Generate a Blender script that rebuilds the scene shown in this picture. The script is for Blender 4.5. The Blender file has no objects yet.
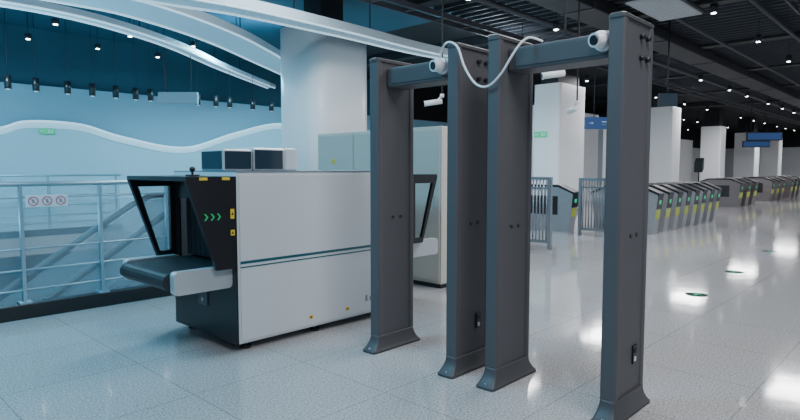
import bpy, bmesh, math
from mathutils import Vector, Matrix
sc = bpy.context.scene
COL = sc.collection

# ------------------------------------------------------------------ materials
def mat(name, col, rough=0.5, metal=0.0, emis=None, es=0.0, noise=0.0, nscale=8.0, bump=0.0, alpha=1.0, trans=0.0, spec=0.5):
    m = bpy.data.materials.new(name); m.use_nodes = True
    nt = m.node_tree; b = nt.nodes['Principled BSDF']
    b.inputs['Base Color'].default_value = (*col, 1)
    b.inputs['Roughness'].default_value = rough
    b.inputs['Metallic'].default_value = metal
    b.inputs['Specular IOR Level'].default_value = spec
    if emis:
        b.inputs['Emission Color'].default_value = (*emis, 1)
        b.inputs['Emission Strength'].default_value = es
    if alpha < 1: b.inputs['Alpha'].default_value = alpha
    if trans > 0: b.inputs['Transmission Weight'].default_value = trans
    tc = nt.nodes.new('ShaderNodeTexCoord')
    nz = nt.nodes.new('ShaderNodeTexNoise'); nz.inputs['Scale'].default_value = nscale; nz.inputs['Detail'].default_value = 4
    nt.links.new(tc.outputs['Object'], nz.inputs['Vector'])
    if noise > 0:
        mx = nt.nodes.new('ShaderNodeMix'); mx.data_type = 'RGBA'
        mx.inputs['A'].default_value = (*[c * (1 - noise) for c in col], 1)
        mx.inputs['B'].default_value = (*[min(1, c * (1 + noise)) for c in col], 1)
        nt.links.new(nz.outputs['Fac'], mx.inputs['Factor'])
        nt.links.new(mx.outputs['Result'], b.inputs['Base Color'])
    if bump > 0:
        bp = nt.nodes.new('ShaderNodeBump'); bp.inputs['Strength'].default_value = bump; bp.inputs['Distance'].default_value = 0.002
        nt.links.new(nz.outputs['Fac'], bp.inputs['Height']); nt.links.new(bp.outputs['Normal'], b.inputs['Normal'])
    return m

M_post = mat('anodised_grey', (0.092, 0.091, 0.100), 0.5, 0.1, noise=0.05, nscale=3, spec=.4)
M_posttrim = mat('dark_trim', (0.07, 0.07, 0.077), 0.5, 0.1, noise=0.05)
M_foot = mat('foot_grey', (0.065, 0.066, 0.073), 0.5, 0.05, noise=0.08)
M_black = mat('matt_black', (0.010, 0.011, 0.014), 0.35, 0, noise=0.1)
M_belt = mat('belt_rubber', (0.014, 0.016, 0.02), 0.55, 0, noise=0.2, nscale=60, bump=0.3)
M_white = mat('powder_white', (0.62, 0.67, 0.71), 0.35, 0, noise=0.015)
M_offwhite = mat('cabinet_beige', (0.56, 0.55, 0.50), 0.45, 0, noise=0.02)
M_silver = mat('silver', (0.50, 0.54, 0.57), 0.35, 0.3, noise=0.04)
M_steel = mat('brushed_steel', (0.30, 0.32, 0.35), 0.28, 0.8, noise=0.08, nscale=20)
M_gate = mat('gate_steel', (0.36, 0.38, 0.41), 0.3, 0.5, noise=0.10, nscale=12)
M_rail = mat('rail_steel', (0.30, 0.46, 0.54), 0.3, 0.6, noise=0.06)
M_teal = mat('teal_stripe', (0.01, 0.10, 0.13), 0.4)
M_yellow = mat('yellow_label', (0.75, 0.55, 0.04), 0.5, noise=0.03)
M_ygreen = mat('yellow_green_label', (0.42, 0.48, 0.07), 0.5, noise=0.03)
M_green = mat('green_mark', (0.02, 0.35, 0.12), 0.5, emis=(0.02, 0.6, 0.2), es=0.25)
M_exit = mat('exit_green', (0.02, 0.40, 0.18), 0.5, emis=(0.03, 0.8, 0.35), es=0.4)
M_plastic = mat('white_plastic', (0.78, 0.80, 0.83), 0.3, noise=0.01)
M_lens = mat('lens_glass', (0.01, 0.01, 0.012), 0.08)
M_col = mat('column_cladding', (0.82, 0.84, 0.86), 0.35, noise=0.01)
M_colblk = mat('column_black', (0.014, 0.016, 0.02), 0.6, noise=0.1)
M_wall = mat('wall_panel', (0.28, 0.52, 0.65), 0.5, noise=0.06, nscale=.3)
M_wave = mat('wave_panel', (0.44, 0.67, 0.77), 0.45, noise=0.03, nscale=1)
M_grey = mat('grey_wall_panel', (0.58, 0.60, 0.63), 0.4, noise=0.05, nscale=1)
M_led = mat('led_strip', (0.8, 0.9, 1), 0.5, emis=(0.55, 0.85, 1.0), es=0.7)
M_waveglow = mat('wave_glow', (0.7, 0.85, .92), 0.5, emis=(0.55, 0.85, 1.0), es=0.2)  # wide glow of the LED edge, painted as a pale emissive band
M_ceil = mat('ceiling_black', (0.009, 0.010, 0.013), 0.8, noise=0.3, nscale=2)
M_ceilglow = mat('ceiling_blue_glow', (0.03, 0.10, 0.15), 0.7, noise=0.15, nscale=1)  # blue haze over the left side painted into the dark ceiling colour
M_duct = mat('duct_dark', (0.02, 0.022, 0.027), 0.6, noise=0.2)
M_lamp = mat('lamp_lens', (1, 1, 1), 0.5, emis=(0.93, 0.97, 1.0), es=18)
M_ribbon = mat('ribbon_white', (0.58, 0.71, 0.79), 0.45, noise=0.02)
M_glass = mat('tinted_glass', (0.35, 0.55, 0.65), 0.08, alpha=0.2)
M_glassc = mat('clear_glass', (0.22, 0.38, 0.46), 0.08, alpha=0.45)
M_bsign = mat('blue_sign', (0.02, 0.05, 0.14), 0.4, emis=(0.03, 0.10, 0.32), es=0.35)
M_red = mat('red_ring', (0.45, 0.10, 0.14), 0.5)
M_signw = mat('sign_white', (0.7, 0.78, 0.82), 0.5)
M_signp = mat('sign_pale', (0.52, 0.66, 0.74), 0.5)
M_screen = mat('dark_screen', (0.02, 0.04, 0.06), 0.12)
M_blueg = mat('blue_grey_plastic', (0.20, 0.27, 0.32), 0.4, noise=0.04)
M_slat = mat('lit_slat', (0.4, 0.42, 0.45), 0.4, emis=(.8, .85, .9), es=.06)
M_step = mat('escalator_step', (0.08, 0.12, 0.15), 0.45, 0.4, noise=0.1)
M_skirt = mat('escalator_skirt', (0.26, 0.38, 0.46), 0.35, 0.4, noise=0.05)
M_hand = mat('escalator_handrail', (0.04, 0.07, 0.09), 0.4, noise=0.05)
M_brown = mat('bronze_steel', (0.17, 0.15, 0.155), 0.35, 0.3, noise=0.06)
M_slab = mat('slab_edge', (0.16, 0.27, 0.35), 0.5, noise=0.05)
M_grille = mat('grille_grey', (0.06, 0.065, 0.078), 0.5, noise=0.05)

def floor_mat():
    m = bpy.data.materials.new('terrazzo'); m.use_nodes = True
    nt = m.node_tree; b = nt.nodes['Principled BSDF']
    g = nt.nodes.new('ShaderNodeNewGeometry')
    n1 = nt.nodes.new('ShaderNodeTexNoise'); n1.inputs['Scale'].default_value = 85; n1.inputs['Detail'].default_value = 3
    n2 = nt.nodes.new('ShaderNodeTexVoronoi'); n2.inputs['Scale'].default_value = 100
    n3 = nt.nodes.new('ShaderNodeTexNoise'); n3.inputs['Scale'].default_value = 0.7
    br = nt.nodes.new('ShaderNodeTexBrick'); br.offset = 0.0
    br.inputs['Scale'].default_value = 1.0; br.inputs['Brick Width'].default_value = 0.8; br.inputs['Row Height'].default_value = 0.8
    br.inputs['Mortar Size'].default_value = 0.0035; br.inputs['Mortar Smooth'].default_value = 0.1
    br.inputs['Color1'].default_value = (1, 1, 1, 1); br.inputs['Color2'].default_value = (0.95, 0.95, 0.95, 1); br.inputs['Mortar'].default_value = (0.62, 0.62, 0.63, 1)
    for n in (n1, n2, n3, br): nt.links.new(g.outputs['Position'], n.inputs['Vector'])
    r1 = nt.nodes.new('ShaderNodeValToRGB'); r1.color_ramp.elements[0].position = 0.34; r1.color_ramp.elements[1].position = 0.62
    r1.color_ramp.elements[0].color = (0.24, 0.238, 0.24, 1); r1.color_ramp.elements[1].color = (0.48, 0.477, 0.48, 1)
    nt.links.new(n1.outputs['Fac'], r1.inputs['Fac'])
    r2 = nt.nodes.new('ShaderNodeValToRGB'); r2.color_ramp.elements[0].position = 0.0; r2.color_ramp.elements[1].position = 0.3
    r2.color_ramp.elements[0].color = (0.74, 0.74, 0.75, 1); r2.color_ramp.elements[1].color = (1, 1, 1, 1)
    nt.links.new(n2.outputs['Distance'], r2.inputs['Fac'])
    def mul(a, c):
        x = nt.nodes.new('ShaderNodeMix'); x.data_type = 'RGBA'; x.blend_type = 'MULTIPLY'; x.inputs['Factor'].default_value = 1
        nt.links.new(a, x.inputs['A']); nt.links.new(c, x.inputs['B']); return x.outputs['Result']
    c = mul(r1.outputs['Color'], r2.outputs['Color']); c = mul(c, br.outputs['Color'])
    nt.links.new(c, b.inputs['Base Color'])
    mr = nt.nodes.new('ShaderNodeMapRange'); mr.inputs['To Min'].default_value = 0.05; mr.inputs['To Max'].default_value = 0.10
    nt.links.new(n3.outputs['Fac'], mr.inputs['Value']); nt.links.new(mr.outputs['Result'], b.inputs['Roughness'])
    bp = nt.nodes.new('ShaderNodeBump'); bp.inputs['Strength'].default_value = 0.2; bp.inputs['Distance'].default_value = 0.003
    n4 = nt.nodes.new('ShaderNodeTexNoise'); n4.inputs['Scale'].default_value = 5; nt.links.new(g.outputs['Position'], n4.inputs['Vector'])
    nt.links.new(n4.outputs['Fac'], bp.inputs['Height']); nt.links.new(bp.outputs['Normal'], b.inputs['Normal'])
    return m
M_floor = floor_mat()

# ------------------------------------------------------------------ mesh builder
class MB:
    def __init__(s): s.bm = bmesh.new(); s.mats = []
    def mi(s, m):
        if m not in s.mats: s.mats.append(m)
        return s.mats.index(m)
    def box(s, x0, x1, y0, y1, z0, z1, m, bev=0.0, seg=2):
        r = bmesh.ops.create_cube(s.bm, size=1)
        vs = r['verts']
        for v in vs:
            v.co = Vector(((x0 + x1) / 2 + v.co.x * (x1 - x0), (y0 + y1) / 2 + v.co.y * (y1 - y0), (z0 + z1) / 2 + v.co.z * (z1 - z0)))
        i = s.mi(m)
        fs = set(f for v in vs for f in v.link_faces)
        for f in fs: f.material_index = i
        if bev > 0:
            es = list(set(e for v in vs for e in v.link_edges))
            rr = bmesh.ops.bevel(s.bm, geom=es, offset=bev, segments=seg, affect='EDGES', profile=0.5)
            for f in rr['faces']: f.material_index = i
        return s
    def cyl(s, p0, p1, r, m, r2=None, seg=20):
        p0 = Vector(p0); p1 = Vector(p1); d = p1 - p0; L = d.length
        q = d.to_track_quat('Z', 'Y').to_matrix().to_4x4()
        rr = bmesh.ops.create_cone(s.bm, cap_ends=True, segments=seg, radius1=r, radius2=r if r2 is None else r2, depth=L, matrix=Matrix.Translation((p0 + p1) / 2) @ q)
        i = s.mi(m)
        for f in set(f for v in rr['verts'] for f in v.link_faces):
            f.material_index = i
            if len(f.verts) == 4: f.smooth = True
        return s
    def sph(s, c, r, m, sz=1.0):
        rr = bmesh.ops.create_uvsphere(s.bm, u_segments=20, v_segments=12, radius=r, matrix=Matrix.Translation(c) @ Matrix.Diagonal((1, 1, sz, 1)))
        i = s.mi(m)
        for f in set(f for v in rr['verts'] for f in v.link_faces): f.material_index = i; f.smooth = True
        return s
    def prism(s, pts, axis, a0, a1, m):
        def P(p, a):
            return {'y': (p[0], a, p[1]), 'x': (a, p[0], p[1]), 'z': (p[0], p[1], a)}[axis]
        A = [s.bm.verts.new(P(p, a0)) for p in pts]; Bv = [s.bm.verts.new(P(p, a1)) for p in pts]
        i = s.mi(m); fs = [s.bm.faces.new(A), s.bm.faces.new(Bv[::-1])]
        n = len(pts)
        for k in range(n): fs.append(s.bm.faces.new([A[k], Bv[k], Bv[(k + 1) % n], A[(k + 1) % n]]))
        for f in fs: f.material_index = i
        return s
    def ring(s, out, inn, axis, a0, a1, m):
        def P(p, a):
            return {'y': (p[0], a, p[1]), 'x': (a, p[0], p[1]), 'z': (p[0], p[1], a)}[axis]
        n = len(out); i = s.mi(m)
        V = [[s.bm.verts.new(P(p, a)) for p in pl] for pl in (out, inn) for a in (a0, a1)]
        o0, o1, i0, i1 = V
        for k in range(n):
            j = (k + 1) % n
            for q in ([o0[k], o0[j], i0[j], i0[k]], [o1[k], o1[j], i1[j], i1[k]], [o0[k], o0[j], o1[j], o1[k]], [i0[k], i0[j], i1[j], i1[k]]):
                s.bm.faces.new(q).material_index = i
        return s
    def loft(s, rows, m, smooth=True):
        i = s.mi(m); R = [[s.bm.verts.new(p) for p in r] for r in rows]; n = len(R[0])
        for k in range(len(R) - 1):
            for q in range(n):
                f = s.bm.faces.new([R[k][q], R[k][(q + 1) % n], R[k + 1][(q + 1) % n], R[k + 1][q]]); f.material_index = i; f.smooth = smooth
        s.bm.faces.new(R[0][::-1]).material_index = i; s.bm.faces.new(R[-1]).material_index = i
        return s
    def tube(s, pts, r, m, seg=10):
        pts = [Vector(p) for p in pts]; i = s.mi(m); rings = []
        up = Vector((0, 0, 1)); prev = None
        for k, p in enumerate(pts):
            t = (pts[min(k + 1, len(pts) - 1)] - pts[max(k - 1, 0)]).normalized()
            if prev is None:
                a = t.cross(up)
                if a.length < 0.01: a = t.cross(Vector((1, 0, 0)))
            else: a = prev - t * prev.dot(t)
            a.normalize(); prev = a; b = t.cross(a)
            rings.append([s.bm.verts.new(p + r * (math.cos(2 * math.pi * q / seg) * a + math.sin(2 * math.pi * q / seg) * b)) for q in range(seg)])
        for k in range(len(rings) - 1):
            for q in range(seg):
                f = s.bm.faces.new([rings[k][q], rings[k][(q + 1) % seg], rings[k + 1][(q + 1) % seg], rings[k + 1][q]])
                f.material_index = i; f.smooth = True
        s.bm.faces.new(rings[0][::-1]).material_index = i; s.bm.faces.new(rings[-1]).material_index = i
        return s
    def obj(s, name, parent=None, loc=(0, 0, 0), rz=0, **props):
        bmesh.ops.recalc_face_normals(s.bm, faces=s.bm.faces)
        me = bpy.data.meshes.new(name); s.bm.to_mesh(me); s.bm.free()
        for m in s.mats: me.materials.append(m)
        o = bpy.data.objects.new(name, me); COL.objects.link(o); o.location = loc; o.rotation_euler[2] = rz
        if parent: o.parent = parent
        for k, v in props.items(): o[k] = v
        return o
def spline(pts, n=8):
    out = []; P = [Vector(p) for p in pts]
    for i in range(len(P) - 1):
        p0 = P[max(i - 1, 0)]; p1 = P[i]; p2 = P[i + 1]; p3 = P[min(i + 2, len(P) - 1)]
        for k in range(n):
            t = k / n
            out.append(0.5 * ((2 * p1) + (-p0 + p2) * t + (2 * p0 - 5 * p1 + 4 * p2 - p3) * t * t + (-p0 + 3 * p1 - 3 * p2 + p3) * t ** 3))
    out.append(P[-1]); return out
def rrect(cx, cy, hx, hy, r, z, n=5):
    out = []
    for sx, sy, a0 in ((1, 1, 0), (-1, 1, 90), (-1, -1, 180), (1, -1, 270)):
        for k in range(n):
            a = math.radians(a0 + 90 * k / (n - 1)); out.append((cx + sx * (hx - r) + r * math.cos(a), cy + sy * (hy - r) + r * math.sin(a), z))
    return out
def empty(name, loc=(0, 0, 0), rz=0, **props):
    e = bpy.data.objects.new(name, None); e.empty_display_size = 0.1; COL.objects.link(e)
    e.location = loc; e.rotation_euler[2] = rz
    for k, v in props.items(): e[k] = v
    return e
def clone(src, loc, rz=None, **props):
    c = src.copy(); COL.objects.link(c); c.location = loc
    if rz is not None: c.rotation_euler[2] = rz
    for k, v in props.items(): c[k] = v
    for ch in list(src.children):
        d = ch.copy(); COL.objects.link(d); d.parent = c
        for g in list(ch.children):
            h = g.copy(); COL.objects.link(h); h.parent = d
    return c

S = dict(kind='structure')
CEIL = 4.9
# ------------------------------------------------------------------ shell
b = MB()
b.box(-12, 64, -8, 6.1, -0.35, 0, M_floor); b.box(5.0, 64, 6.1, 17.2, -0.35, 0, M_floor); b.box(-12, 5.0, 13.0, 17.2, -0.35, 0, M_floor)
b.obj('floor', **S)
MB().box(-12, 64, 6.1, 17, -5.3, -5.0, M_slab).obj('floor_lower', **S)
b = MB(); b.box(-12, 64, -8, 8.4, CEIL, CEIL + 0.2, M_ceil); b.box(11, 64, 8.4, 17.2, CEIL, CEIL + 0.2, M_ceil); b.box(-12, 11, 8.4, 17.2, CEIL, CEIL + 0.2, M_ceilglow); b.obj('ceiling', **S)
b = MB(); b.box(-12, 17, 17.2, 17.4, -5.3, CEIL, M_ceilglow); b.box(17, 64, 17.2, 17.4, -5.3, CEIL, M_ceil); b.obj('wall_back', **S)
b = MB(); b.box(64, 64.2, -8, 17.4, 0, 3.3, M_grey); b.box(64, 64.2, -8, 17.4, 3.3, CEIL, M_ceil); b.obj('wall_end', **S)
MB().box(-12.2, -12, 6.1, 17.4, -5.3, CEIL, M_wall).obj('wall_side', **S)
MB().box(-12, 30, 17.0, 17.2, 0, 3.45, M_wall).obj('trim_1', **S)
MB().box(30, 64, 17.0, 17.2, 0, 3.2, M_col).obj('trim_2', **S)
wp = [(-12, 2.1), (-8, 1.8), (-4, 2.5), (-0.5, 1.9), (2.2, 1.95), (3.58, 2.3), (4.2, 2.5), (5.4, 2.48), (6.44, 2.2), (8.2, 1.95), (9.89, 2.45), (11.7, 2.85), (14, 2.6), (17, 2.0), (20, 2.3), (24, 2.9)]
ws = [(p.x, p.z) for p in spline([(x, 0, z) for x, z in wp], 6)]
b = MB(); b.prism([(-12, 0)] + ws + [(24, 0)], 'y', 16.7, 17.0, M_wave); b.obj('wall_relief', **S)
b = MB()
b.prism([(x, z + .02) for x, z in ws] + [(x, z - .16) for x, z in ws][::-1], 'y', 16.66, 16.7, M_waveglow)  # band below the edge stands in for the LED glow
b.prism([(x, z + .03) for x, z in ws] + [(x, z - .02) for x, z in ws][::-1], 'y', 16.63, 16.66, M_led); b.obj('trim_3', **S)

# ------------------------------------------------------------------ columns
def column(x, y, sx, sy, label, hc=3.82, bev=.06, sh=.15):
    e = empty('column', (x, y, 0), label=label, category='column')
    MB().loft([rrect(0, 0, sx / 2, sy / 2, bev, .12, 9), rrect(0, 0, sx / 2, sy / 2, bev, hc, 9)], M_col, bev > .1).obj('cladding', e)
    MB().box(-sx / 2 + sh, sx / 2 - sh, -sy / 2 + sh, sy / 2 - sh, hc - .02, CEIL, M_colblk).obj('upper_shaft', e, label='black upper part of the column under the ceiling')
    MB().loft([rrect(0, 0, sx / 2 + .01, sy / 2 + .01, bev, 0, 9), rrect(0, 0, sx / 2 + .01, sy / 2 + .01, bev, .12, 9)], M_steel, False).obj('skirting', e)
    return e
column(7.9, 9.7, 1.48, 1.48, 'large white clad column with rounded corners beside the escalator void', 4.22, .36, .45)
column(16.3, 8.77, 1.6, 0.86, 'wide white clad column carrying a green exit sign')
for (x, y, q) in [(25.0, 8.8, 1.1), (38.2, 10.5, 1.1), (46.5, 10.6, 1.3), (55, 10.8, 1.3), (33, 13.5, 1.1)]:
    c = column(x, y, q, q, 'white square column beyond the fare gates'); c['group'] = 'white concourse columns'
b = MB(); b.box(18.5, 23.8, 11, 11.4, 0, 3.6, M_grey); b.obj('wall_partition', **S)
b = MB(); b.box(20.6, 22.0, 10.97, 11.0, 0, 2.3, M_black); b.box(20.5, 20.6, 10.95, 11.0, 0, 2.4, M_steel); b.box(22.0, 22.1, 10.95, 11.0, 0, 2.4, M_steel); b.box(20.5, 22.1, 10.95, 11.0, 2.3, 2.4, M_steel); b.box(21.28, 21.32, 10.95, 11.0, 0, 2.3, M_steel); b.obj('door_1', **S)
MB().box(26.5, 37, 12, 12.3, 0, 3.4, M_grey).obj('wall_partition_far', **S)
b = MB(); b.box(29.5, 31.0, 11.96, 12.0, 0, 2.3, M_blueg); b.box(29.4, 29.5, 11.94, 12, 0, 2.4, M_steel); b.box(31.0, 31.1, 11.94, 12, 0, 2.4, M_steel); b.box(29.4, 31.1, 11.94, 12, 2.3, 2.4, M_steel); b.obj('door_2', **S)
b = MB(); b.box(41, 43, 13.9, 14, 0, 2.4, M_blueg); b.box(39.8, 46, 14, 14.2, 0, 3.4, M_col); b.obj('door_3', **S)
b = MB()
b.box(-.3, .3, -.03, 0, -.12, .12, M_exit, .005)
b.box(-.24, -.06, -.034, -.03, -.012, .012, M_signw); b.prism([(-.2, .05), (-.26, 0), (-.2, -.05)], 'y', -.034, -.03, M_signw)
b.box(.04, .1, -.034, -.03, -.07, .07, M_signw); b.box(.14, .17, -.034, -.03, -.07, .07, M_signw); b.box(.2, .23, -.034, -.03, -.07, .07, M_signw)
ex = b.obj('exit_sign', loc=(15.5, 8.94, 2.35), rz=-math.pi / 2, label='small green illuminated exit sign fixed on a white column', category='exit sign')
ex.scale = (.7, 1, .7)
c = clone(ex, (4.6, 16.66, 2.28), rz=0, label='small green illuminated exit sign on the wavy white wall'); c.scale = (.6, 1, .6)

# ------------------------------------------------------------------ ceiling services
for i, y in enumerate([-1.0, 2.2, 5.6, 7.6]):
    b = MB(); z = 4.3 + 0.08 * (i % 3)
    if i % 2 == 0:
        b.box(6, 62, -.35, .35, z, z + .25, M_duct, .02)
        for k in range(14): b.box(7 + 4 * k, 7.05 + 4 * k, -.38, .38, z - .02, z + .27, M_grille); b.box(8.9 + 4 * k, 8.93 + 4 * k, -.2, -.18, z + .25, CEIL - .002, M_grille)
        b.obj('ventilation_duct', loc=(0, y, 0), label='long black painted ventilation duct under the ceiling', category='duct', group='ceiling ducts')
    else:
        b.box(6, 62, -.18, -.15, z, z + .1, M_grille); b.box(6, 62, .15, .18, z, z + .1, M_grille)
        for k in range(60): b.box(6.5 + .9 * k, 6.55 + .9 * k, -.15, .15, z + .02, z + .05, M_grille)
        for k in range(14): b.box(8 + 4 * k, 8.03 + 4 * k, -.15, -.13, z + .1, CEIL - .002, M_grille)
        b.obj('cable_tray', loc=(0, y, 0), label='black ladder cable tray hung under the ceiling', category='cable tray', group='ceiling cable trays')
for y, r, z in ((1.0, .05, 4.5), (1.25, .035, 4.5), (3.0, .05, 4.6), (4.4, .04, 4.5), (6.6, .06, 4.5), (-.2, .05, 4.5)):
    b = MB(); b.tube([(6, 0, 0), (60, 0, 0)], r, M_grille, 10)
    for k in range(14): b.box(8 + 4 * k, 8.02 + 4 * k, -.01, .01, 0, CEIL - z, M_grille)
    b.obj('ceiling_pipe', loc=(0, y, z), label='thin dark painted pipe running under the ceiling', category='pipe', group='ceiling pipes')
for i, x in enumerate([9, 13, 17.5, 22.5, 28, 34]):
    MB().box(x, x + .3, -6, 8.4 if x < 11 else 17, 4.66, CEIL, M_duct, .01).obj('trim_%d' % (i + 10), **S)
b = MB()
for k in range(170): b.box(9.5 + .3 * k, 9.54 + .3 * k, -6, 8.3, 4.72, 4.82, M_grille)
b.obj('trim_20', **S)
dl = None
for ix in range(17):
    for iy in range(6):
        x = 8.2 + ix * 3.1 + (iy % 2) * .9 + .35 * math.sin(ix * 2.3 + iy * 1.7); y = 0.6 + iy * 2.75
        if x < 11 and 7.8 < y: continue
        if (ix * 5 + iy * 3) % 7 == 0: continue
        zz = 4.2
        if dl is None:
            b2 = MB(); b2.cyl((0, 0, 0), (0, 0, .16), .07, M_duct); b2.cyl((0, 0, -.012), (0, 0, 0), .042, M_lamp); b2.cyl((0, 0, .16), (0, 0, .7), .008, M_duct, seg=6)
            dl = b2.obj('ceiling_downlight', loc=(x, y, zz), label='small round bright white downlight hung under the black ceiling', category='downlight', group='round ceiling downlights')
        else:
            clone(dl, (x, y, zz))
b = MB(); b.cyl((0, 0, 0), (0, 0, .27), .065, M_black); b.cyl((0, 0, .27), (0, 0, 1.95), .006, M_black, seg=6); b.cyl((0, 0, -.006), (0, 0, 0), .04, M_led)
sp0 = None
for x in [2.3, 2.75, 3.2, 3.7, 4.3, 4.8, 5.3, 5.75, 6.1, 6.5, 7.3, 7.8, 8.2, 8.9, 9.5, 10.1, 10.9]:
    if sp0 is None: sp0 = b.obj('pendant_spotlight', loc=(x, 14, 2.95), label='slim black cylinder pendant spotlight hanging before the wavy wall', category='pendant spotlight', group='pendant spotlights over the void')
    else: clone(sp0, (x, 14, 2.95))
b = MB(); b.cyl((0, 0, 0), (0, 0, .1), .07, M_duct); b.cyl((0, 0, -.012), (0, 0, 0), .04, M_lamp); b.cyl((0, 0, .1), (0, 0, .7), .008, M_duct, seg=6)
q0 = None
for ix in range(6):
    for iy in range(3):
        p = (-0.5 + ix * 1.45, 11.2 + iy * 1.9, 4.2)
        if q0 is None: q0 = b.obj('ceiling_downlight', loc=p, label='small round downlight in the ceiling above the void', category='downlight', group='round ceiling downlights over the void')
        else: clone(q0, p)
def ribbon(pts, w0, w1, h, label, rodk=8):
    P = spline(pts, 10); b = MB(); bm = b.bm; i1 = b.mi(M_ribbon); rows = []; L1 = []; L2 = []
    for k, p in enumerate(P):
        u = k / (len(P) - 1); w = w0 + (w1 - w0) * u
        t = (P[min(k + 1, len(P) - 1)] - P[max(k - 1, 0)]); t.z = 0; t.normalize(); nrm = Vector((-t.y, t.x, 0))
        rows.append([bm.verts.new(p + nrm * a + Vector((0, 0, z))) for a, z in ((-w / 2, .0), (w / 2, .0), (w / 2, h), (-w / 2, h))])
        L1.append(p - nrm * (w / 2 - .03) + Vector((0, 0, -.008))); L2.append(p + nrm * (w / 2 - .03) + Vector((0, 0, -.008)))
    for k in range(len(rows) - 1):
        for q in range(4):
            f = bm.faces.new([rows[k][q], rows[k][(q + 1) % 4], rows[k + 1][(q + 1) % 4], rows[k + 1][q]]); f.material_index = i1
    bm.faces.new(rows[0]); bm.faces.new(rows[-1][::-1])
    e = empty('ceiling_ribbon', (0, 0, 0), label=label, category='ceiling feature', group='curved ceiling ribbons')
    b.obj('ribbon_panel', e)
    for LL in (L1, L2): MB().tube(LL, .022, M_led, 6).obj('light_strip', e, label='glowing light strip along the ribbon edge')
    for k in range(5, len(P) - 2, rodk): MB().cyl(P[k] + Vector((0, 0, h * .3)), (P[k].x, P[k].y, CEIL), .012, M_duct, seg=6).obj('hanger_rod', e)
    return e
ribbon([(-6, 13, 3.85), (-2, 10.6, 3.85), (1.5, 9.0, 3.85), (4.0, 8.6, 3.85), (5.24, 8.4, 3.85), (7.3, 8.4, 3.85), (10.0, 8.5, 3.85), (13.5, 8.1, 3.85)], .75, .34, .15, 'long white curved ceiling ribbon sweeping over the square column')
ribbon([(-4, 12.6, 3.9), (-1, 10.8, 3.9), (1.5, 9.8, 3.9), (3.2, 9.6, 3.9), (4.3, 9.75, 3.9), (6.1, 10.6, 3.9), (8.4, 12.2, 3.9), (11.5, 14.4, 3.9)], 1.3, .8, .14, 'broad white curved ceiling ribbon bending over the void', 12)
ribbon([(-4, 14.2, 3.95), (-1, 12.4, 3.95), (1.4, 11.3, 3.95), (3.4, 11.1, 3.95), (5.6, 12.1, 3.95), (8, 14.0, 3.95), (11, 16.2, 3.95)], .4, .3, .1, 'thin white curved ceiling ribbon above the wavy wall')
b = MB(); b.box(-.9, .9, -.45, .45, 0, .05, M_duct)
for k in range(18): b.box(-.85 + k * .1, -.80 + k * .1, -.4, .4, -.03, 0, M_slat)
for sx in (-.8, .8): b.box(sx, sx + .02, -.01, .01, .05, .5, M_duct)
b.obj('ceiling_grille', loc=(11.7, 4.15, 4.4), label='pale slatted grille panel hung under the ceiling', category='air grille')

# ------------------------------------------------------------------ security scanner
SX, SY = 2.21, 3.71
L, W, H = 1.86, 0.97, 1.31
ZB = .055
sc_e = empty('baggage_scanner', (SX, SY, 0), label='white and black X-ray baggage scanner with conveyor belt and yellow labels', category='baggage scanner')
b = MB()
b.box(0, L, 0, W, ZB, .58, M_white, .008); b.box(0, L, 0, W, 1.12, H, M_white, .008)
b.box(0.001, L - .001, 0.001, .1, .57, 1.13, M_white); b.box(0.001, L - .001, .87, W - .001, .57, 1.13, M_white)
b.obj('housing', sc_e)
b = MB(); b.box(.02, L - .02, -.006, 0, ZB + .02, 1.29, M_white, .003)
b.box(.0, L, -.004, W, H, H + .008, M_blueg)
b.obj('side_panel', sc_e)
b = MB(); b.box(.02, L - .02, -.0085, -.006, .645, .665, M_teal); b.obj('teal_stripe', sc_e, label='dark teal stripe')
b = MB(); b.box(.02, L - .02, -.0085, -.006, .616, .625, M_teal); b.obj('teal_stripe', sc_e, label='thin dark teal stripe')
for x0, x1 in ((-.012, 0), (L, L + .012)):
    b = MB()
    b.box(x0, x1, 0, W, ZB, .60, M_black); b.box(x0, x1, 0, W, 1.1, H - .03, M_black); b.box(x0, x1, 0, .11, .6, 1.1, M_black); b.box(x0, x1, .86, W, .6, 1.1, M_black)
    b.obj('end_panel', sc_e, label='glossy black end panel around the tunnel')
    b = MB()
    for k in range(10): b.box((x0 + x1) / 2 + (.05 if x0 < 0 else -.05), (x0 + x1) / 2 + (.054 if x0 < 0 else -.046), .115 + .074 * k, .183 + .074 * k, .64, 1.11, M_belt)
    b.obj('lead_curtain', sc_e)
def hood(sgn, xb, near_panel):
    T = [(xb + sgn * .365, 1.25), (xb, 1.25), (xb, .62), (xb + sgn * .15, .62)]
    I = [(xb + sgn * .295, 1.195), (xb + sgn * .04, 1.195), (xb + sgn * .04, .67), (xb + sgn * .135, .67)]
    b = MB(); b.prism([(xb, 1.25), (xb + sgn * .365, 1.25), (xb + sgn * .365, 1.28), (xb, 1.28)], 'y', 0, W, M_black); b.obj('hood_top', sc_e)
    b = MB(); b.ring(T, I, 'y', W - .04, W, M_black); b.obj('hood_frame', sc_e, label='open black trapezoid frame')
    MB().prism(I, 'y', W - .022, W - .016, M_glass).obj('hood_window', sc_e, label='clear side window')
    b = MB()
    if near_panel: b.prism(T, 'y', 0.0, .03, M_black)
    else: b.ring(T, I, 'y', 0.0, .03, M_black)
    b.obj('hood_side', sc_e)
hood(-1, -.012, True); hood(1, L + .012, False)
for k in range(3):
    x = -.25 + .048 * k; z = 1.0; q = .78
    MB().prism([(x, z + .03 * q), (x + .014 * q, z + .03 * q), (x + .038 * q, z), (x + .014 * q, z - .03 * q), (x, z - .03 * q), (x + .024 * q, z)], 'y', -.003, 0, M_green).obj('direction_arrow', sc_e, label='green chevron pointing into the tunnel')
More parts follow.
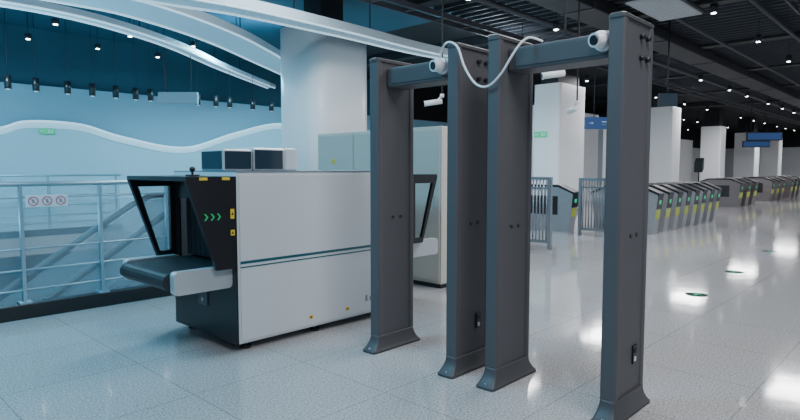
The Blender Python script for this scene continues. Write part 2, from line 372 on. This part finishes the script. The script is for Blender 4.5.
def rprof(x0, x1, z0, z1, r=None):
    if r is None: r = (z1 - z0) / 2
    pts = []
    for cx, cz, a0 in ((x0 + r, z1 - r, 90), (x0 + r, z0 + r, 180), (x1 - r, z0 + r, 270), (x1 - r, z1 - r, 0)):
        for k in range(5):
            a = math.radians(a0 + 90 * k / 4); pts.append((cx + (r - .0001) * math.cos(a), cz + (r - .0001) * math.sin(a)))
    return pts
MB().prism(rprof(-.50, L + .47, .50, .62), 'y', .12, .85, M_belt).obj('conveyor_belt', sc_e)
for y0 in (.05, .855):
    MB().prism(rprof(-.45, -.014, .475, .635, .03), 'y', y0, y0 + .065, M_silver).obj('side_rail', sc_e, label='pale silver flat-sided conveyor guard')
    MB().prism(rprof(L + .014, L + .45, .475, .635, .03), 'y', y0, y0 + .065, M_silver).obj('side_rail', sc_e, label='pale silver flat-sided conveyor guard')
b = MB(); b.box(-.02, -.012, .42, .56, .28, .46, M_screen, .003)
for k in range(3): b.box(-.023, -.02, .44 + .04 * k, .465 + .04 * k, .38, .43, M_blueg)
b.cyl((-.024, .49, .32), (-.02, .49, .32), .015, M_silver); b.obj('socket_panel', sc_e)
for args in ((-.05, -.02, -.003, 0, .98, 1.05), (-.05, -.02, -.003, 0, .86, .90), (.63, .67, -.0095, -.0085, .13, .155), (1.02, 1.06, -.0095, -.0085, .13, .155)):
    b = MB(); b.box(*args, M_yellow)
    cx, cz = (args[0] + args[1]) / 2, (args[4] + args[5]) / 2
    b.prism([(cx - .01, cz - .008), (cx + .01, cz - .008), (cx, cz + .012)], 'y', args[2] - .001, args[2], M_black); b.obj('warning_label', sc_e, label='small yellow warning sticker')
for x0, x1 in ((-.28, -.22), (-.11, -.05)):
    MB().box(x0, x1, -.003, 0, 1.255, 1.275, M_yellow).obj('warning_label', sc_e, label='yellow strip label on the hood edge')
b = MB()
for k in range(6): b.box(1.25 + .05 * k, 1.275 + .05 * k + (.008 if k % 2 else 0), -.0075, -.006, .17, .225 - .015 * (k % 2), M_blueg)
b.obj('rating_plate', sc_e, label='row of small dark print marks')
for x in (.1, .75, L - .1):
    for y in (.08, W - .08):
        b = MB(); b.cyl((x, y, 0), (x, y, .02), .04, M_black); b.cyl((x, y, .02), (x, y, ZB), .014, M_steel); b.obj('levelling_foot', sc_e)
con = empty('scanner_console', (SX + .11, SY + .24, H + .008), label='twin dark-screened control console with pale grey casing lying on the scanner', category='control console')
b = MB(); b.box(-.07, .18, 0, .34, 0, .165, M_silver, .012); b.box(-.058, .168, -.004, 0, .015, .15, M_screen, .002); b.box(-.074, -.07, .02, .32, .015, .15, M_screen, .001); b.obj('screen_unit', con)
b = MB(); b.box(.19, .60, 0, .36, 0, .18, M_silver, .014); b.box(.20, .46, -.004, 0, .015, .165, M_screen, .002); b.box(.48, .605, -.006, .366, 0, .184, M_white, .014); b.obj('screen_unit', con, label='wider screen unit with white casing')
b = MB(); b.cyl((0, 0, 0), (0, 0, .012), .05, M_black); b.cyl((0, 0, .012), (0, 0, .04), .008, M_black); b.sph((0, 0, .05), .02, M_black); b.obj('joystick_unit', loc=(SX - .2, SY + .25, 1.281), label='small black round-headed microphone stand on the scanner hood', category='microphone')

ce = empty('equipment_cabinet', (4.95, 4.07, 0), label='tall pale beige metal equipment cabinet behind the scanner', category='cabinet')
MB().box(0, .2, 0, 2.15, .05, 1.8, M_offwhite, .006).obj('body', ce)
MB().box(.02, .18, .02, 2.13, 0, .05, M_black).obj('plinth', ce)
for k in range(3):
    d = MB().box(-.012, 0, .02 + .71 * k, .70 + .71 * k, .08, 1.77, M_offwhite, .004).obj('door', ce)
    MB().box(-.03, -.012, .06 + .71 * k, .08 + .71 * k, .9, 1.05, M_silver, .004).obj('handle', d)
MB().box(-.016, -.012, 1.78, 1.84, 1.40, 1.46, M_yellow).obj('warning_label', ce, label='small yellow sticker')

# ------------------------------------------------------------------ detector gates
PH = 2.115
def gate(yl, yr, x, label):
    mid = (yl + yr) / 2; hw = (yl - yr) / 2
    e = empty('metal_detector_gate', (x, mid, 0), label=label, category='metal detector')
    w, t = .168, .043
    for s in (1, -1):
        y = s * hw
        p = MB().box(-w + .01, w - .01, y - t + .008, y + t - .008, .09, PH - .015, M_post, .004).obj('side_panel', e)
        for sx in (-1, 1):
            MB().loft([rrect(sx * w, y, .024, t, .012, .06), rrect(sx * w, y, .024, t, .012, PH - .01)], M_post, False).obj('edge_profile', p)
        MB().loft([rrect(0, y, w + .03, t + .003, .02, PH - .022), rrect(0, y, w + .03, t + .003, .02, PH - .004), rrect(0, y, w + .022, t - .008, .02, PH + .004)], M_posttrim, False).obj('top_cap', p)
        b = MB(); rows = []
        for k in range(8):
            u = k / 7; z = .02 + .10 * u; f = (1 - u) ** 2.0
            rows.append(rrect(0, y, w + .026 + .055 * f, t + .002 + .016 * f, .02, z))
        b.loft([rrect(0, y, w + .09, t + .022, .022, 0), rrect(0, y, w + .09, t + .022, .022, .016)] + rows, M_foot)
        b.obj('foot', p)
        for sx in (-1, 1): MB().cyl((sx * (w + .07), y, .015), (sx * (w + .07), y, .034), .010, M_steel, seg=8).obj('bolt', p)
        if s == -1:
            b = MB()
            b.box(.03, .085, y - t - .002, y - t + .009, .27, .37, M_black, .002); b.box(.04, .075, y - t - .006, y - t, .33, .355, M_belt); b.box(.04, .06, y - t - .006, y - t, .285, .31, M_plastic)
            b.obj('socket', p, label='small black power socket')
        for xx in (-.03, .05):
            MB().cyl((xx, y - t + .002, .98), (xx, y - t + .009, .98), .012, M_black, seg=10).obj('screw_hole', p)
        if s == -1:
            for xx, zz in ((.03, PH - .09), (.11, PH - .09), (.03, PH - .2), (.11, PH - .2)):
                MB().cyl((xx, y - t - .014, zz), (xx, y - t + .01, zz), .014, M_black, seg=10).obj('mounting_knob', p)
    b = MB(); b.box(-.10, .10, -hw + t - .004, hw - t + .004, PH - .20, PH - .065, M_post, .012)
    cb = b.obj('crossbar', e)
    MB().box(-.106, -.1, -hw + t + .05, hw - t - .05, PH - .18, PH - .085, M_posttrim, .002).obj('display_panel', cb, label='dark inset strip on the crossbar')
    return e
GX = 3.1
gate(2.0, 1.262, GX, 'dark grey walk-through metal detector carrying a drooping white cable')
gate(3.02, 2.308, GX, 'dark grey walk-through metal detector standing beside the baggage scanner')
def turret(loc, label):
    e = empty('security_camera', loc, label=label, category='security camera', group='white turret cameras')
    MB().cyl((0, 0, 0), (-.03, 0, 0), .055, M_plastic, .052, 28).obj('base', e)
    b = MB(); b.sph((-.055, .0, 0), .047, M_plastic); b.cyl((-.05, .0, 0), (-.105, .012, -.008), .04, M_plastic, .037, 24); b.obj('housing', e)
    b = MB(); b.cyl((-.102, .011, -.0075), (-.110, .014, -.0085), .027, M_lens, .025, 24); b.obj('lens', e, label='black round lens')
turret((GX - .106, 1.36, 2.0), 'white round security camera on the crossbar near the tall post')
turret((GX - .106, 2.44, 2.0), 'white round security camera fixed on the crossbar of the farther gate')
pts = spline([(2.965, 2.45, 2.06), (2.93, 2.40, 2.11), (2.9, 2.33, 2.125), (2.885, 2.25, 2.08), (2.88, 2.19, 1.95), (2.88, 2.11, 1.845), (2.88, 2.02, 1.82), (2.88, 1.93, 1.88), (2.89, 1.86, 1.98), (2.92, 1.82, 2.05), (2.98, 1.80, 2.085), (3.02, 1.74, 2.06)], 6)
MB().tube(pts, .007, M_plastic, 8).obj('white_cable', label='thick white cable drooping between the two detector gates', category='cable')

# ------------------------------------------------------------------ railing & void
def railing(y, x0, x1, posts, name_label, hgt=1.2, thick=1.0, zs=(1.08, .62, .43, .25)):
    e = empty('guard_railing', (0, y, 0), label=name_label, category='railing')
    MB().box(x0, x1, -.06, .06, 0, .13, M_black, .006).obj('plinth', e, label='dark base plinth')
    MB().tube([(x0, 0, hgt), (x1, 0, hgt)], .022 * thick, M_rail, 14).obj('handrail', e)
    for z in zs:
        MB().tube([(x0, 0, z), (x1, 0, z)], .009 * thick, M_rail, 10).obj('rail', e)
    for x in posts:
        b = MB(); b.box(x - .015, x + .015, -.025, .025, .13, hgt - .02, M_rail, .004); b.box(x - .05, x + .05, -.05, .05, .13, .15, M_rail, .002); b.obj('post', e)
    MB().box(x0 + .02, x1 - .02, .034, .044, .14, 1.04, M_glass).obj('glass_panel', e, label='tinted glass infill')
railing(5.98, -2, 4.9, [-1.3, -.6, .1, .76, 1.42, 2.08, 2.74, 3.4, 4.06, 4.85], 'steel guard railing with dark plinth along the escalator void')
railing(13.1, -6, 5.0, [-5.5 + 1.3 * k for k in range(9)], 'steel guard railing on the far side of the void', zs=(1.0, .8, .6, .4, .25))
b = MB(); b.box(0, .34, -.008, 0, 0, .11, M_signp, .003)
for k in range(3):
    cx = .06 + .11 * k; out = [(cx + .042 * math.cos(a * math.pi / 12), .055 + .042 * math.sin(a * math.pi / 12)) for a in range(24)]; inn = [(cx + .033 * math.cos(a * math.pi / 12), .055 + .033 * math.sin(a * math.pi / 12)) for a in range(24)]
    b.ring(out, inn, 'y', -.011, -.008, M_red)
    b.prism([(cx - .026, .078), (cx - .022, .082), (cx + .026, .033), (cx + .022, .029)], 'y', -.011, -.008, M_red)
    b.box(cx - .009, cx + .009, -.010, -.008, .037, .072, M_blueg)
b.obj('prohibition_sign', loc=(1.45, 5.95, .99), label='pale sign plate with three red prohibition symbols on the railing', category='prohibition sign')

def escalator(y0, label):
    e = empty('escalator', (3.3, y0, 0), label=label, category='escalator')
    sl = math.tan(math.radians(33)); X1 = -5 / sl; wd = 1.2
    for yy in (0, wd):
        b = MB(); b.prism([(1.3, -.02), (0, -.02), (X1, -5), (X1, -4.98 + .85), (0, .87), (.2, .92), (1.3, .92), (1.5, .8), (1.5, .2), (1.3, 0.0)], 'y', yy - .008, yy + .008, M_glassc); b.obj('balustrade', e, label='glass balustrade')
        b = MB(); P = spline([(X1, yy, -4.05), (-3, yy, .95 - 3 * sl), (-.6, yy, .95 - .6 * sl), (0, yy, .91), (.3, yy, .97), (1.2, yy, .97), (1.5, yy, .85), (1.55, yy, .55), (1.45, yy, .25)], 6); b.tube(P, .04, M_hand, 10); b.obj('handrail', e, label='dark moving handrail')
        b = MB(); b.prism([(1.6, -.3), (.0, -.3), (X1, -5.0), (X1, -4.7), (0, .12), (1.6, .12)], 'y', yy - .09, yy + .09, M_skirt); b.obj('skirt', e)
    pts = [(1.3, 0.01)]; n = 26
    for k in range(n): pts += [(-k * .3, .01 - k * .3 * sl), (-(k) * .3, .01 - (k + 1) * .3 * sl)]
    pts += [(-n * .3, .01 - n * .3 * sl), (-n * .3, -.4 - n * .3 * sl), (1.3, -.4)]
    MB().prism(pts, 'y', .1, wd - .1, M_step).obj('steps', e)
escalator(6.75, 'escalator with glass balustrades descending into the void')
b = MB(); b.box(-.45, .45, -.05, .05, 0, .26, M_blueg, .01); b.box(-.4, .4, -.054, -.05, .04, .22, M_blueg)
for x in (-.3, .3): b.cyl((x, 0, .26), (x, 0, 2.0), .01, M_duct, seg=6)
b.obj('hanging_sign', loc=(6.4, 13.2, 2.85), rz=-.75, label='pale rectangular hanging sign over the void walkway', category='hanging sign')
b = MB(); b.box(-.55, .55, -.05, .05, 0, .32, M_bsign, .01); b.box(-.45, -.36, -.054, -.05, .15, .165, M_signp); b.prism([(-.38, .19), (-.32, .158), (-.38, .125)], 'y', -.054, -.05, M_signp); b.box(-.1, .3, -.054, -.05, .18, .205, M_signp); b.box(-.1, .2, -.054, -.05, .11, .13, M_blueg)
for x in (-.3, .3): b.cyl((x, 0, .32), (x, 0, 2.45), .012, M_duct, seg=6)
bs = b.obj('blue_sign', loc=(15.3, 6.9, 2.4), rz=-.75, label='dark blue direction sign hung above the gates', category='hanging sign')
b = MB(); b.box(-.8, .8, -.06, .06, 0, .42, M_black, .01); b.box(-.75, .75, -.064, -.06, .05, .37, M_bsign)
for x in (-.6, .6): b.cyl((x, 0, .42), (x, 0, 2.2), .015, M_duct, seg=6)
hb = b.obj('hanging_board', loc=(33, 6.8, 2.7), rz=-1.0, label='dark hanging information board above the distant concourse', category='hanging sign', group='dark hanging boards')
clone(hb, (43, 9.3, 2.7)); clone(hb, (27.5, 9.7, 2.7), rz=-.9)
me_ = empty('hanging_monitor', (13.9, 4.8, 2.9), rz=-.8, label='black flat monitor hung on a ceiling pole', category='monitor')
b = MB(); b.box(-.22, .22, -.03, .02, -.15, .15, M_black, .008); b.box(-.205, .205, -.034, -.03, -.135, .135, M_screen); b.obj('screen', me_)
MB().cyl((0, .02, 0), (0, .02, 2.0), .02, M_duct, seg=8).obj('pole', me_)
def bullet(loc, rz, top, label):
    e = empty('bullet_camera', loc, rz, label=label, category='security camera', group='white bullet cameras')
    b = MB(); b.cyl((-.16, 0, -.02), (.12, 0, .02), .045, M_plastic); b.cyl((-.18, 0, -.023), (-.16, 0, -.02), .048, M_plastic); b.obj('housing', e)
    MB().cyl((-.182, 0, -.0235), (-.179, 0, -.023), .035, M_lens).obj('lens', e)
    b = MB(); b.cyl((.05, 0, .04), (.12, 0, .12), .015, M_plastic, seg=8); b.cyl((.12, 0, .1), (.12, 0, top - loc[2]), .014, M_duct, seg=8); b.cyl((.12, 0, .08), (.12, 0, .14), .035, M_plastic); b.obj('bracket', e)
bullet((7.2, 3.95, 2.60), -.8, CEIL, 'white bullet camera on a thin ceiling pole')
bullet((9.4, 4.8, 2.35), -2.2, CEIL, 'white bullet camera on a slim bracket from the ceiling')
bullet((7.6, 6.4, 2.45), -.8, CEIL, 'white bullet camera hung in front of the far wall')

# ------------------------------------------------------------------ stainless fences
def fence(loc, length, rz, label, h=1.2, sp=.06):
    e = empty('steel_barrier', loc, rz, label=label, category='barrier', group='stainless crowd barriers')
    b = MB()
    for x in (0, length): b.box(x - .03, x + .03, -.03, .03, 0, h, M_steel, .004)
    b.box(0, length, -.02, .02, h - .05, h, M_steel); b.box(0, length, -.02, .02, .1, .15, M_steel); b.box(0, length, -.02, .02, h - .2, h - .17, M_steel); b.obj('frame', e)
    n = max(3, int(length / sp))
    for k in range(1, n): MB().cyl((k * length / n, 0, .15), (k * length / n, 0, h - .05), .013, M_steel, seg=8).obj('bar', e)
fence((8.65, 4.80, 0), 1.0, math.pi / 2, 'stainless steel barrier with vertical bars beside the detector gates')
fence((11.0, 4.88, 0), .55, math.pi / 2, 'stainless steel cage barrier beside the fare gates', 1.15)
fence((11.07, 4.86, 0), .6, 0, 'stainless steel cage barrier panel closing the fare gate row', 1.15)

# ------------------------------------------------------------------ turnstiles
def turnstile(loc, body_m, label, group, hw=.13):
    e = empty('fare_gate', loc, label=label, category='turnstile', group=group)
    # boxy cabinet, ends leaning slightly outwards towards the top, top slanting down to both ends
    prof = [(.10, 0), (.06, .30), (.0, .80), (.34, .94), (1.06, .94), (1.40, .80), (1.34, .30), (1.30, 0)]
    MB().prism(prof, 'x', -hw, hw, body_m).obj('body', e)
    cap = [(-.015, .77), (-.02, .84), (.33, .99), (1.07, .99), (1.42, .84), (1.415, .77), (1.38, .81), (1.06, .943), (.34, .943), (.02, .81)]
    MB().prism(cap, 'x', -hw - .008, hw + .008, M_black).obj('top_panel', e, label='glossy black slanted top panel')
    MB().prism([(-.008, .80), (.022, .52), (.03, .52), (.0, .80)], 'x', -hw - .004, hw + .004, M_black).obj('end_trim', e, label='black reader panel on the gate end')
    MB().prism([(.028, .50), (.050, .32), (.058, .32), (.036, .50)], 'x', -hw + .03, hw - .03, M_ygreen).obj('pass_label', e, label='yellow-green pass label')
    MB().prism([(-.004, .70), (.006, .62), (.014, .62), (.004, .70)], 'x', -.045, .045, M_exit).obj('indicator', e, label='lit green pass indicator')
    MB().box(-hw - .003, -hw, .35, 1.05, .35, .75, M_black).obj('side_window', e, label='dark glossy side inset')
    b = MB(); b.prism([(.55, .3), (.85, .3), (.85, .85), (.55, .85)], 'x', .2, .212, M_glassc); b.box(hw, .2, .57, .83, .5, .54, M_black); b.obj('flap_wing', e, label='glass flap')
    return e
t0 = turnstile((12.1, 4.25, 0), M_gate, 'boxy stainless steel fare gate with black slanted top', 'near row of fare gates')
for k in range(1, 8): clone(t0, (12.1 + .58 * k, 4.25, 0))
clone(t0, (11.45, 5.75, 0), label='boxy stainless steel fare gate with black slanted top beside the cage barrier')
t1 = turnstile((22.9, 5.3, 0), M_brown, 'bronze-grey boxy fare gate in a distant row', 'distant row of fare gates', .24)
for k in range(1, 9): clone(t1, (22.9 + (1.0 * k if k < 3 else 1.0 * k + 1.9 + (.9 if k > 5 else 0)), 5.3, 0))
b = MB(); b.box(-.012, .012, -.012, .012, 0, .35, M_black); b.prism([(-.06, .25), (.06, .35), (.06, .62), (-.06, .5)], 'y', -.10, .10, M_black)
b.obj('gate_display', loc=(16.16, 4.75, .99), label='small black display on a pole atop the last fare gate', category='display')
b = MB(); b.box(-1.5, 1.5, -.4, .4, 0, 1.1, M_offwhite, .02); b.box(-1.55, 1.55, -.45, .45, 1.1, 1.15, M_black, .01)
b.obj('service_counter', loc=(29, 10.6, 0), label='pale service counter with dark top near the columns', category='counter')
st = None; M_sd = mat('sticker_dark', (.012, .045, .03), .7, spec=.05); M_sg = mat('sticker_green', (.03, .4, .18), .7, spec=.05)
for (x, y) in [(6.6, 1.92), (8.4, 2.0), (10.9, 2.1)]:
    if st is None:
        b = MB(); b.cyl((0, 0, 0), (0, 0, .002), .11, M_sd, seg=32)
        b.prism([(-.06, -.014), (.02, -.014), (.02, -.045), (.07, 0), (.02, .045), (.02, .014), (-.06, .014)], 'z', .002, .003, M_sg)
        st = b.obj('floor_sticker', loc=(x, y, 0), label='round dark floor sticker with green arrow', category='floor sticker', group='green floor arrows')
    else: clone(st, (x, y, 0))

# ------------------------------------------------------------------ lights
def area(loc, sx, sy, power, col, rot=(0, 0, 0)):
    l = bpy.data.lights.new('ceiling_and_fill_lamp', 'AREA'); l.shape = 'RECTANGLE'; l.size = sx; l.size_y = sy; l.energy = power; l.color = col  # shared by overhead lamps and added fill lights
    o = bpy.data.objects.new('ceiling_and_fill_lamp', l); COL.objects.link(o); o.location = loc; o.rotation_euler = rot; return o
neu = (.97, .97, 1.0)
area((1.8, -.5, 4.6), 2, 2, 190, neu); area((6.0, 2.0, 4.6), 2.4, 2.4, 200, neu); area((5.2, 6.6, 4.7), 1.5, 1.0, 170, (.8, .92, 1.0))  # last one is a fill added to brighten the large column
area((-.5, 4.5, 4.6), 3, 2, 340, (.24, .70, 1.0))  # cyan fill added to wash the left side in blue
for x in (11, 17, 25, 34, 45, 55):
    for y in (2.5, 8.0): area((x + (0 if y < 5 else 1.3), y, 4.15), 1.5, 1.2, 210, neu)
for x in (-3, 2, 7.5, 12): area((x, 12.6, 4.15), 1.2, 1.2, 290, (.32, .77, 1.0))  # blue fills added to tint the void and the wavy wall
area((0, 9, -1.0), 4, 3, 160, (.35, .75, 1.0))  # blue fill added below floor level to tint the void
area((1, 11, .5), 3, 3, 240, (.28, .74, 1.0), (math.pi, 0, 0))  # upward-facing fill added to tint the left ceiling blue
w = bpy.data.worlds.new('world'); sc.world = w; w.use_nodes = True
w.node_tree.nodes['Background'].inputs['Color'].default_value = (.74, .86, .96, 1); w.node_tree.nodes['Background'].inputs['Strength'].default_value = .6

cd = bpy.data.cameras.new('camera'); cam = bpy.data.objects.new('camera', cd); COL.objects.link(cam)
cd.sensor_width = 36; cd.lens = 26.2; cd.clip_end = 200
cam.location = (0, 0, 1.335); cam.rotation_euler = (math.radians(90 - 4.06), 0, math.radians(43.5 - 90))
sc.camera = cam
